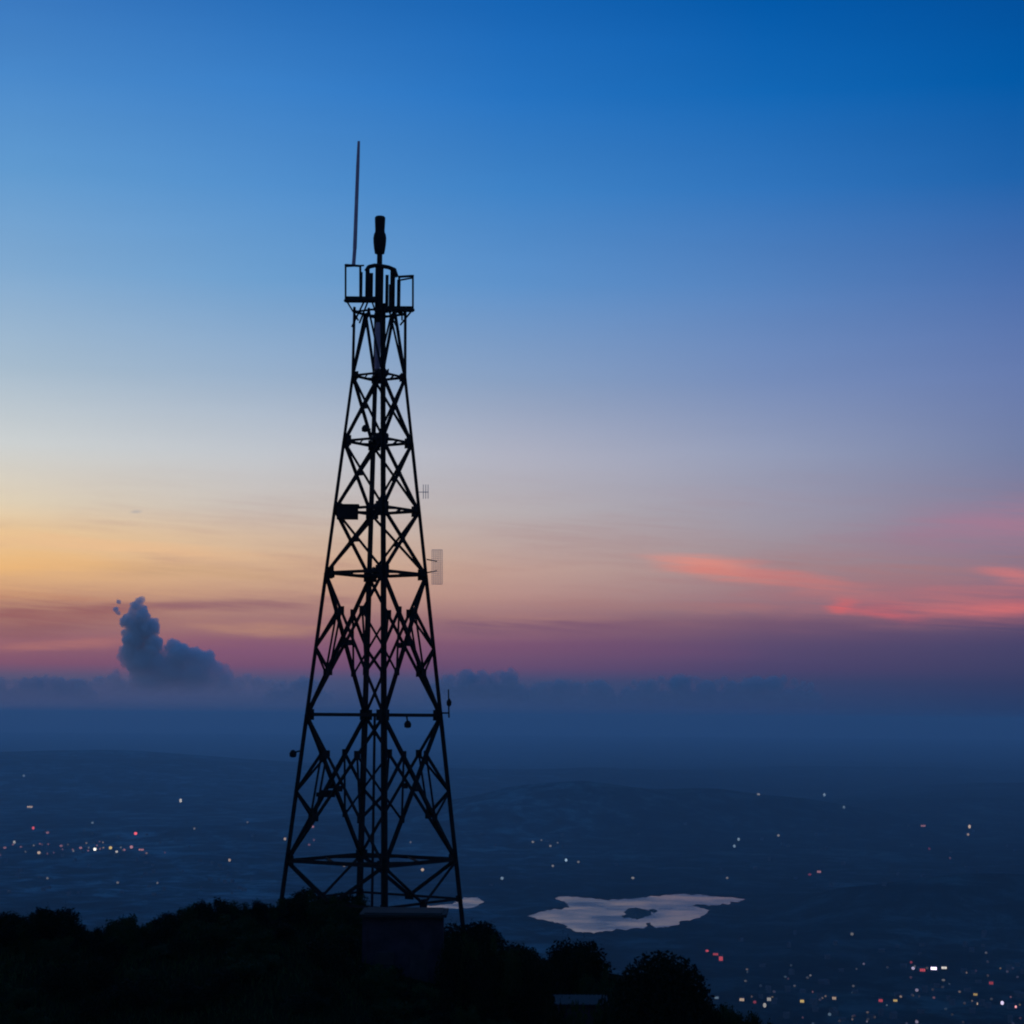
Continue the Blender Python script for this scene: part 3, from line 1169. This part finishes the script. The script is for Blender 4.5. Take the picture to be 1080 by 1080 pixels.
# low shed roof among the shrubs
SY = 97.0
s0 = P(613, 1057, SY)
shed = empty('shed', (s0.x, SY, s0.z - 1.8))
tag(shed, 'low shed with a grey sheet roof half buried in shrubs', 'shed')
m = MB()
m.box((s0.x, SY + .6, s0.z - 1.0), (2.2, 1.6, 1.8))
m.build('wall', M_CONCRETE, shed, origin=Vector((s0.x, SY, s0.z - 1.8)))
m = MB()
rt = Matrix.Rotation(R(4), 3, 'X')
m.box((s0.x, SY + .6, s0.z), (2.6, 2.2, .07), rt)
for i in range(13):
    m.box((s0.x - 1.2 + i * .2, SY + .6, s0.z + .045), (.06, 2.16, .03), rt)
m.build('roof', M_GREYSTEEL, shed, origin=Vector((s0.x, SY, s0.z - 1.8)))

# ------------------------------------------------------------------ vegetation
def leaf_mesh(name, lumps, n, size, mat, squash=1.0, spikes=0, ragged=(.78, 1.3)):
    """many small leaf faces spread through overlapping clumps, unit height"""
    L = np.array(lumps, float)
    w = L[:, 3] ** 2
    pick = RNG.choice(len(L), n, p=w / w.sum())
    d = RNG.normal(size=(n, 3))
    d /= np.linalg.norm(d, axis=1)[:, None]
    rad = L[pick, 3] * (RNG.random(n) ** .45) * RNG.uniform(*ragged, n)
    c = L[pick, :3] + d * rad[:, None] * np.array([1, 1, squash])
    c[:, 2] = np.maximum(c[:, 2] / np.quantile(c[:, 2], .997), .01)
    a = RNG.normal(size=(n, 3))
    a /= np.linalg.norm(a, axis=1)[:, None]
    b = np.cross(a, RNG.normal(size=(n, 3)))
    b /= np.linalg.norm(b, axis=1)[:, None]
    s = size * RNG.uniform(.6, 1.5, n)[:, None]
    v = np.stack([c - a * s, c + b * s * .45, c + a * s, c - b * s * .45], 1).reshape(-1, 3)
    f = np.arange(4 * n).reshape(n, 4)
    m = MB()
    m.v = v.tolist()
    m.f = f.tolist()
    # upright sprigs that break the outline
    for i in range(spikes):
        l = L[random.randrange(len(L))]
        x0, y0, z0 = l[0] + random.uniform(-.6, .6) * l[3], l[1] + random.uniform(-.6, .6) * l[3], l[2] + l[3] * .6
        ln = random.uniform(.10, .22)
        for k in range(7):
            t = k / 6
            q = Vector((x0 + random.uniform(-.02, .02), y0, z0 + ln * t))
            e = Vector((random.uniform(-1, 1), random.uniform(-1, 1), .8)).normalized() * size * (1.5 - t)
            n2 = e.cross(Vector((random.random(), random.random(), .2))).normalized() * size * .35
            m.add([q, q + e * .5 + n2, q + e, q + e * .5 - n2], [(0, 1, 2, 3)])
    return m


def limbs(m, base, tips, r0):
    for tip in tips:
        t = Vector(tip)
        mid = Vector(base).lerp(t, .5) + Vector((random.uniform(-.04, .04), random.uniform(-.04, .04), .03))
        m.tube(base, mid, r0, r0 * .65, n=6)
        m.tube(mid, t, r0 * .65, r0 * .2, n=6)


def rand_lumps(n, rx, zlo, zhi, rlo, rhi):
    out = []
    for i in range(n):
        t = random.random() * 2 * math.pi
        q = math.sqrt(random.random()) * rx
        z = random.uniform(zlo, zhi)
        r = random.uniform(rlo, rhi)
        q *= 1 - .5 * max(0, (z - .5))
        out.append((q * math.cos(t), q * math.sin(t), min(z, 1 - r * .9), r))
    return out


PROTO = {}


def make_proto(kind, i):
    root = empty('tree' if kind == 'tree' else 'shrub', (0, -60, -40))
    if kind == 'tree':
        lumps = rand_lumps(13, .42, .45, .85, .14, .24) + [(0, 0, .7, .26)]
        f = leaf_mesh('crown', lumps, 9000, .026, M_LEAF, spikes=10)
        st = MB()
        st.tube((0, 0, -.05), (.01, 0, .45), .035, .022, n=8)
        limbs(st, Vector((.01, 0, .42)), [l[:3] for l in lumps[:8]], .02)
        f.build('crown', M_LEAF, root)
        st.build('trunk', M_BARK, root)
    elif kind == 'dome':
        lumps = [(0, 0, .50, .49), (.03, .05, .48, .48), (-.03, -.05, .47, .48), (.16, 0, .34, .36), (-.16, 0, .34, .36), (.26, 0, .24, .25), (-.27, 0, .24, .25), (0, -.2, .3, .32)]
        f = leaf_mesh('foliage', lumps, 30000, .023, M_LEAF, spikes=0, ragged=(.97, 1.03))
        st = MB()
        st.tube((0, 0, -.05), (0, 0, .4), .04, .02, n=8)
        limbs(st, Vector((0, 0, .3)), [l[:3] for l in lumps], .02)
        f.build('foliage', M_LEAF, root)
        st.build('stem', M_BARK, root)
    else:
        lumps = rand_lumps(11, .5, .12, .72, .12, .24) + [(0, 0, .3, .3)]
        mt = M_LEAF2 if i % 2 else M_LEAF
        f = leaf_mesh('foliage', lumps, 5200, .034, mt, spikes=14)
        st = MB()
        limbs(st, Vector((0, 0, -.06)), [l[:3] for l in lumps[:7]], .018)
        f.build('foliage', mt, root)
        st.build('stem', M_BARK, root)
    return root


for kd, n in (('shrub', 5), ('tree', 3), ('dome', 1)):
    PROTO[kd] = [make_proto(kd, i) for i in range(n)]
_used = set()


def plant(kind, px, top, wpx, Y, label, group=None, cat=None):
    t = P(px, top, Y)
    g = gz(t.x, Y) - .1
    h = max(.35, t.z - g)
    w = wpx * Y / F
    pr = PROTO[kind][random.randrange(len(PROTO[kind]))]
    o = pr if pr not in _used else copy_tree(pr)
    _used.add(pr)
    o.location = (t.x, Y, g)
    o.rotation_euler = (0, 0, random.uniform(0, 6.28))
    k = 1.0
    o.scale = (w, w * random.uniform(.9, 1.2), h * random.uniform(.97, 1.02))
    tag(o, label, cat or ('tree' if kind == 'tree' else 'shrub'), group)
    return o


plant('dome', 698, 1013, 112, 104, 'big rounded dark bush with an even dome outline right of the trees', cat='bush')
plant('tree', 60, 957, 62, 116, 'ragged dark tree at the left edge of the ridge, the taller one')
plant('tree', 18, 963, 60, 117, 'ragged dark tree in the far left corner of the ridge, the lower one')
plant('tree', 497, 974, 62, 118, 'dense dark tree just right of the foot of the tower')
plant('tree', 604, 994, 66, 112, 'dark bushy tree left of the big rounded bush')
plant('tree', 553, 997, 56, 114, 'small dark tree midway between the tower and the rounded bush')
plant('shrub', 345, 938, 70, 123, 'low wide shrub mound behind the left leg of the tower')
plant('shrub', 372, 946, 46, 121, 'low shrub against the left side of the hut')
plant('shrub', 742, 1044, 40, 103, 'low shrub spilling off the right side of the big rounded bush')
LINE = [(0, 972), (30, 966), (85, 974), (100, 980), (118, 967), (140, 965), (160, 971), (178, 962), (196, 953), (212, 946), (235, 945), (255, 951), (278, 949),
        (300, 945), (320, 941), (350, 942), (372, 952)]
RLINE = [(478, 984), (512, 984), (528, 992), (545, 1001), (575, 1005), (592, 1006), (622, 1018), (640, 1026), (660, 1024), (735, 1030), (752, 1052), (772, 1060), (800, 1071), (828, 1079)]


def row(line, step, label, group, y0, y1):
    x = line[0][0]
    xs, ys = [p[0] for p in line], [p[1] for p in line]
    while x <= line[-1][0]:
        top = np.interp(x, xs, ys) + random.uniform(0, 8)
        if 640 < x < 756:
            x += 4
            continue
        plant('shrub', x, top, random.uniform(24, 44), random.uniform(y0, y1), label, group)
        x += step * random.uniform(.7, 1.3)


row(LINE, 13, 'dark leafy shrub on the ridge crest left of the tower', 'shrubs along the crest left of the tower', 116, 124)
row(RLINE, 13, 'dark leafy shrub on the falling crest right of the tower', 'shrubs along the crest right of the tower', 106, 116)
for i in range(70):
    px = random.uniform(-20, 830)
    ry = np.interp(px, [p[0] for p in LINE + RLINE], [p[1] for p in LINE + RLINE])
    if px < 370:
        Y = random.uniform(99, 114)
    elif px < 480:
        Y = random.uniform(99, 107)
    else:
        Y = random.uniform(98, 106)
    g = P(px, 0, Y)
    zg = gz(g.x, Y)
    # pixel row of the ground there, then a shrub 15 to 32 px tall
    vec = CAM_ROT.transposed() @ Vector((g.x, Y, zg))
    gy = 540 + F * (vec.y / vec.z)
    top = max(gy - random.uniform(16, 34), ry + 18)
    if 575 < px < 655 and top < 1066:
        top = 1067
    if 370 < px < 480:
        top = max(top, 1018)
    if 640 < px < 760:
        top = max(top, 1056)
    plant('shrub', px, top, random.uniform(26, 52), Y, 'dark shrub on the near slope below the crest', 'shrubs on the near slope')

for x, t_, w_ in ((588, 1058, 34), (612, 1063, 40), (637, 1060, 36)):
    plant('shrub', x, t_, w_, 94.5, 'dark shrub half hiding the front of the low shed', 'shrubs in front of the shed')

for lst in PROTO.values():
    for pr in lst:
        if pr not in _used:
            for ch in list(pr.children):
                bpy.data.objects.remove(ch)
            bpy.data.objects.remove(pr)

# grass over the ridge
n = 26000
gx = RNG.uniform(-34, 20, n)
gy_ = RNG.uniform(92, 127, n)
gzv = ground_z(gx, gy_)
hgt = RNG.uniform(.15, .62, n) * RNG.uniform(.6, 1.2, n)
ang = RNG.uniform(0, math.pi, n)
bw = RNG.uniform(.02, .045, n)
lean = RNG.normal(0, .16, (n, 2))
v = np.empty((n, 3, 3))
v[:, 0] = np.stack([gx - bw * np.cos(ang), gy_ - bw * np.sin(ang), gzv - .03], 1)
v[:, 1] = np.stack([gx + bw * np.cos(ang), gy_ + bw * np.sin(ang), gzv - .03], 1)
v[:, 2] = np.stack([gx + lean[:, 0], gy_ + lean[:, 1], gzv + hgt], 1)
m = MB()
m.v = v.reshape(-1, 3).tolist()
m.f = np.arange(3 * n).reshape(n, 3).tolist()
tag(m.build('grass', M_GRASS), 'dark rough grass covering the ridge', 'grass', kind='stuff')

# ------------------------------------------------------------------ houses and lights in the valley
def make_house():
    root = empty('house', (0, -80, -60))
    m = MB()
    m.box((0, 0, .5), (1, .8, 1.0))
    m.build('wall', M_WALL, root)
    m = MB()
    m.add([(-.56, -.46, 1.002), (.56, -.46, 1.002), (.56, .46, 1.002), (-.56, .46, 1.002), (-.56, 0, 1.42), (.56, 0, 1.42)],
          [(0, 1, 5, 4), (2, 3, 4, 5), (0, 4, 3), (1, 2, 5), (0, 3, 2, 1)])
    m.build('roof', M_ROOF, root)
    return root


def make_lit():
    root = empty('lit_building', (0, -80, -60))
    m = MB()
    m.box((0, 0, .5), (1, .8, 1.0))
    m.build('wall', M_WALL, root)
    m = MB()
    m.box((0, 0, 1.05), (1.08, .88, .09))
    m.box((.2, .1, 1.16), (.25, .2, .14))
    m.build('roof', M_ROOF, root)
    for i in range(3):
        m = MB()
        m.box((-.31 + .31 * i, -.41, .55), (.25, .03, .62))
        m.build('window', M_DOOR, root)
    return root


TS = np.geomspace(1500, 60000, 1600)


def make_lamp():
    root = empty('lamp', (0, -80, -60))
    m = MB()
    m.tube((0, 0, 0), (0, 0, .7), .05, .035, n=6)
    m.tube((0, 0, .7), (0, -.12, .78), .035, .03, n=6)
    m.build('pole', M_ROOF, root)
    m = MB()
    m.lathe((0, -.12, .5), [(.12, -.46), (.32, -.38), (.47, -.2), (.5, 0), (.47, .2), (.32, .38), (.12, .46)], 14)
    m.build('globe', M_DOOR, root, smooth=True)
    return root


def ground_at(px, py):
    d = ray(px, py)
    g = ground_z(TS * d.x, TS * d.y)
    hit = np.nonzero(TS * d.z < g)[0]
    t = float(TS[hit[0]]) if len(hit) else 50000.0
    return Vector((d.x * t, d.y * t, gz(d.x * t, d.y * t)))


HOUSE, LIT, LAMP = make_house(), make_lit(), make_lamp()
first = True
ZONES = [(110, 560, 1080, 985, 1080, 'unlit house in the dark town at the lower right', 'unlit houses in the town below'),
         (60, 0, 290, 872, 945, 'unlit house among the left hand lights of the plain', 'unlit houses on the left plain'),
         (40, 480, 1080, 868, 935, 'unlit house on the dim plain beyond the lake', 'unlit houses beyond the lake')]
for cnt, x0, x1, y0, y1, lab, grp in ZONES:
    for i in range(cnt):
        px = random.uniform(x0, x1)
        py = random.uniform(y0, y1)
        if cnt == 110:
            py = y1 - (y1 - y0) * random.random() ** 1.3
            if px < np.interp(py, [985, 1010, 1050, 1080], [780, 765, 770, 840]):
                continue
        p = ground_at(px, py)
        if math.hypot((px - 670) / 130, (py - 964) / 28) < 1:
            continue
        o = HOUSE if first else copy_tree(HOUSE)
        first = False
        k = random.uniform(6, 12)
        o.location = p
        o.rotation_euler = (0, 0, random.uniform(-.8, .8))
        o.scale = (k, k * random.uniform(.8, 1.3), random.uniform(4, 9))
        tag(o, lab, 'house', grp)

# (x, y, width in px, height in px, colour, strength, label, group)
FARL = ('faint pale light in the dark plain left of the tower', 'faint lights on the left plain')
ROWL = ('dim pinkish light in the long row of lights on the left plain', 'dim lights of the long row on the left')
FARM = ('faint light seen through the lattice of the tower', 'faint lights behind the tower')
FARR = ('faint pale light on the plain beyond the lake', 'faint lights beyond the lake')
TOWN = ('small dim light among the town lights at the bottom right', 'dim lights of the town')
LIGHTS = [
    (25, 818, 4, 3, 'blue', .22, *FARL), (97.5, 867.5, 4, 3, 'blue', .25, *FARL), (205, 874, 3, 3, 'white', .20, *FARL),
    (50, 926, 4, 3, 'white', .2, *FARL), (124, 931, 4, 3, 'white', .22, *FARL), (166, 931, 3, 3, 'white', .2, *FARL), (9, 940, 4, 3, 'white', .16, *FARL), (261, 867, 3, 3, 'white', .12, *FARL),
    (31.5, 851, 8, 3, 'warm', .6, 'wide pale lamp glow highest in the left group of lights', None),
    (35, 873, 4, 4, 'red', 1.1, 'red light at the far left above the row of lights', None),
    (50, 878, 5, 3, 'pink', .35, 'soft pink light just right of the far left red one', None),
    (15, 888, 4, 4, 'white', .5, 'small white light at the far left end of the row', None),
    (41, 899, 5, 4, 'warm', .8, 'orange light hanging below the left end of the row', None),
    (42, 890, 3, 2, 'pink', .3, *ROWL), (5, 894, 5, 3, 'pink', .3, *ROWL), (22, 893, 4, 2, 'pink', .25, *ROWL), (64.5, 892, 5, 3, 'pink', .3, *ROWL),
    (85, 894, 5, 3, 'pink', .45, *ROWL), (131, 896, 4, 3, 'pink', .4, *ROWL), (93, 897, 3, 2, 'pink', .3, *ROWL), (109, 894, 3, 2, 'warm', .35, *ROWL),
    (100, 895.5, 5, 4, 'white', 2.4, 'brightest warm white light in the long left row', None),
    (116.5, 894, 5, 4, 'yellow', 1.1, 'yellowish light right of the brightest one in the row', None),
    (123, 898, 4, 3, 'white', .8, 'white light just below the yellowish one in the row', None),
    (138.5, 893, 5, 4, 'pink', .75, 'pink light under the strong red light of the left plain', None),
    (149, 896, 8, 3, 'pink', .6, 'wide pink glow ending the long left row', None),
    (143, 879, 5, 4, 'red', 1.7, 'strong red light above the long left row', None),
    (190.5, 844, 4, 5, 'white', .8, 'lone pale light high on the plain left of the tower', None),
    (242, 907, 4, 4, 'warm', .55, 'lone orange light between the left row and the tower', None),
    (300.5, 885, 4, 4, 'warm', .6, 'orange light touching the left leg of the tower', None),
    (330, 872, 4, 3, 'pink', .45, 'pink light inside the lower left face of the tower', None),
    (326, 891, 4, 3, 'pink', .2, *FARM), (331, 886, 3, 3, 'pink', .15, *FARM), (363, 913, 4, 3, 'warm', .3, *FARM), (433, 888, 3, 3, 'white', .15, *FARM),
    (445.5, 917, 5, 4, 'warm', .8, 'pale light low inside the right face of the tower', None),
    (529.5, 926, 5, 4, 'blue', .45, 'pale light alone between the tower and the lake', None),
    (562, 888, 4, 3, 'white', .28, *FARR), (580.5, 892, 4, 3, 'white', .25, *FARR), (583, 913, 4, 3, 'white', .3, *FARR), (610, 909, 4, 3, 'white', .22, *FARR),
    (667.5, 926, 5, 3, 'white', .32, *FARR), (767, 926, 4, 3, 'white', .22, *FARR), (821, 881, 4, 3, 'white', .3, *FARR), (800, 837.5, 5, 3, 'white', .28, *FARR), (890, 851, 4, 4, 'blue', .25, *FARR),
    (571, 886, 3, 2, 'white', .2, *FARR), (588, 889, 3, 2, 'white', .18, *FARR), (980, 895, 3, 3, 'red', .15, *FARR), (1002, 905, 3, 3, 'pink', .1, *FARR),
    (597, 907, 4, 4, 'blue', .95, 'brightest pale blue light above the left end of the lake', None),
    (779, 885, 4, 4, 'blue', .45, 'upper of two close pale lights above the right end of the lake', None),
    (774.5, 892, 4, 4, 'blue', .45, 'lower of two close pale lights above the right end of the lake', None),
    (869.5, 838, 4, 4, 'blue', .45, 'pale blue light farthest away on the right plain', None),
    (973.5, 871, 7, 3, 'pink', .4, 'wide pinkish light near the right edge of the plain', None),
    (1022.5, 871.5, 4, 5, 'warm', .8, 'upper of two stacked warm lights at the right edge', None),
    (1021, 880, 4, 3, 'warm', .45, 'lower of two stacked warm lights at the right edge', None),
    (864, 919.5, 6, 4, 'pink', .5, 'pink light above the dark wooded hill', None),
    (854, 922, 5, 3, 'red', .22, 'dim red light beside the pink one above the wooded hill', None),
    (898.5, 985, 5, 4, 'white', .22, 'lone faint light at the foot of the dark wooded hill', None),
    (745.7, 1003, 5, 3, 'red', .85, 'small red lit building above the rounded bush, left end of three', None),
    (755, 1006.5, 8, 4, 'red', .55, 'middle of three red lit buildings above the rounded bush', None),
    (760.5, 1011, 6, 8, 'red', .75, 'tallest of three red lit buildings above the rounded bush', None),
    (963, 1021, 5, 4, 'violet', .9, 'pale violet light left of the red sign lights', None),
    (961, 1015, 4, 3, 'red', .35, 'small red light above the pale violet one', None),
    (973, 1023, 8, 5, 'red', .85, 'red lit front beside the brightest building of the town', None),
    (985, 1021.5, 9, 5, 'violet', 4.0, 'brightest white lit building of the town', None),
    (995.5, 1020.5, 8, 4, 'white', 1.3, 'white lit wing on the right of the brightest building', None),
    (756, 1052.5, 6, 4, 'blue', .35, 'bluish light just right of the rounded bush', None),
    (782.5, 1054.5, 7, 5, 'warm', .75, 'warm pale light in the near row right of the rounded bush', None),
    (796, 1057, 5, 4, 'red', .35, 'dim reddish light between two pale ones of the near row', None),
    (806.5, 1060, 5, 6, 'white', .6, 'lower of two white lights slanting in the near row', None),
    (811, 1054, 6, 6, 'white', .5, 'upper of two white lights slanting in the near row', None),
    (846, 1056, 6, 5, 'yellow', .95, 'single amber yellow light of the near row', None),
    (880, 1053, 6, 5, 'warm', .6, 'pale pinkish light alone in the middle of the near row', None),
    (929, 1055.5, 6, 5, 'red', .7, 'red orange light left of a yellow one in the near row', None),
    (944.5, 1055.5, 6, 4, 'yellow', .85, 'yellow light right of the red orange one in the near row', None),
    (950, 1051, 4, 3, 'warm', .4, 'small warm light touching the yellow one of the near row', None),
    (967, 1044, 5, 4, 'violet', .45, 'violet light below the brightest building', None),
    (1029, 1049, 6, 4, 'yellow', .6, 'upper yellow light of a stacked pair at the lower right', None),
    (1029, 1058.5, 7, 4, 'warm', 1.1, 'lower cream light of a stacked pair at the lower right', None),
    (1045.5, 1037, 6, 5, 'red', .5, 'dull red light above the bottom right corner', None),
    (1057, 1058, 5, 5, 'violet', 1.8, 'white violet light near the bottom right corner', None),
    (1069.5, 1061.5, 9, 4, 'pink', 2.0, 'bright wide pink light in the bottom right corner', None),
    (875, 1070, 5, 4, 'blue', .25, *TOWN), (967, 1078, 5, 4, 'violet', .4, *TOWN), (995, 1034, 5, 3, 'white', .2, *TOWN), (985, 1052, 4, 3, 'pink', .22, *TOWN), (1040, 1005, 4, 3, 'white', .12, *TOWN),
    (900, 1040, 4, 3, 'white', .12, *TOWN), (1012, 1046, 4, 3, 'warm', .2, *TOWN), (838, 1040, 4, 3, 'white', .1, *TOWN), (915, 1068, 4, 3, 'warm', .15, *TOWN),
]
for i in range(30):                       # the fine speckle of the town and of the left hand row
    py = 1078 - 62 * random.random() ** 1.5
    px = random.uniform(np.interp(py, [1010, 1050, 1080], [790, 775, 850]), 1080)
    LIGHTS.append((px, py, random.choice((2.6, 3, 3.4)), 2.6, random.choice(('white', 'warm', 'warm', 'violet', 'blue', 'pink', 'yellow')), random.uniform(.04, .26), *TOWN))
for i in range(26):
    LIGHTS.append((random.gauss(75, 60), 894 + random.gauss(0, 5), random.choice((2.4, 3)), 2.4, random.choice(('white', 'warm', 'pink', 'pink')), random.uniform(.08, .3), *ROWL))
LIGHTS = [l for l in LIGHTS if 0 < l[0] < 1080]
for i in range(34):
    py = 1080 - 66 * random.random() ** 1.3
    px = random.uniform(np.interp(py, [1010, 1050, 1080], [800, 775, 850]), 1078)
    LIGHTS.append((px, py, random.choice((3.6, 4.4)), 3.2, random.choice(('white', 'warm', 'violet', 'blue', 'pink')), random.uniform(.03, .10), *TOWN))
GAIN = 0.46
fresh = {'lit': True, 'lamp': True}
for px, py, wp, hp, colr, k, lab, grp in LIGHTS:
    p = ground_at(px, py + hp * .5)
    D = p.length
    kind = 'lit' if wp > 5.5 else 'lamp'
    src = LIT if kind == 'lit' else LAMP
    o = src if fresh[kind] else copy_tree(src)
    fresh[kind] = False
    o.location = p
    o.rotation_euler = (0, 0, math.atan2(-p.x, p.y) + random.uniform(-.15, .15))
    w = wp * D / F * (.72 if kind == 'lit' else .64)
    o.scale = (w, w * .8, hp * D / F * (.85 if kind == 'lit' else .80))
    tag(o, lab, 'lit building' if kind == 'lit' else 'light', grp)
    gm = mat_glow(colr, k * GAIN * math.exp(D * 6e-5) * (1.3 if kind == 'lit' else 1.1))
    for ch in o.children:
        if ch.name.startswith(('window', 'globe')):
            ch.material_slots[0].link = 'OBJECT'
            ch.material_slots[0].material = gm
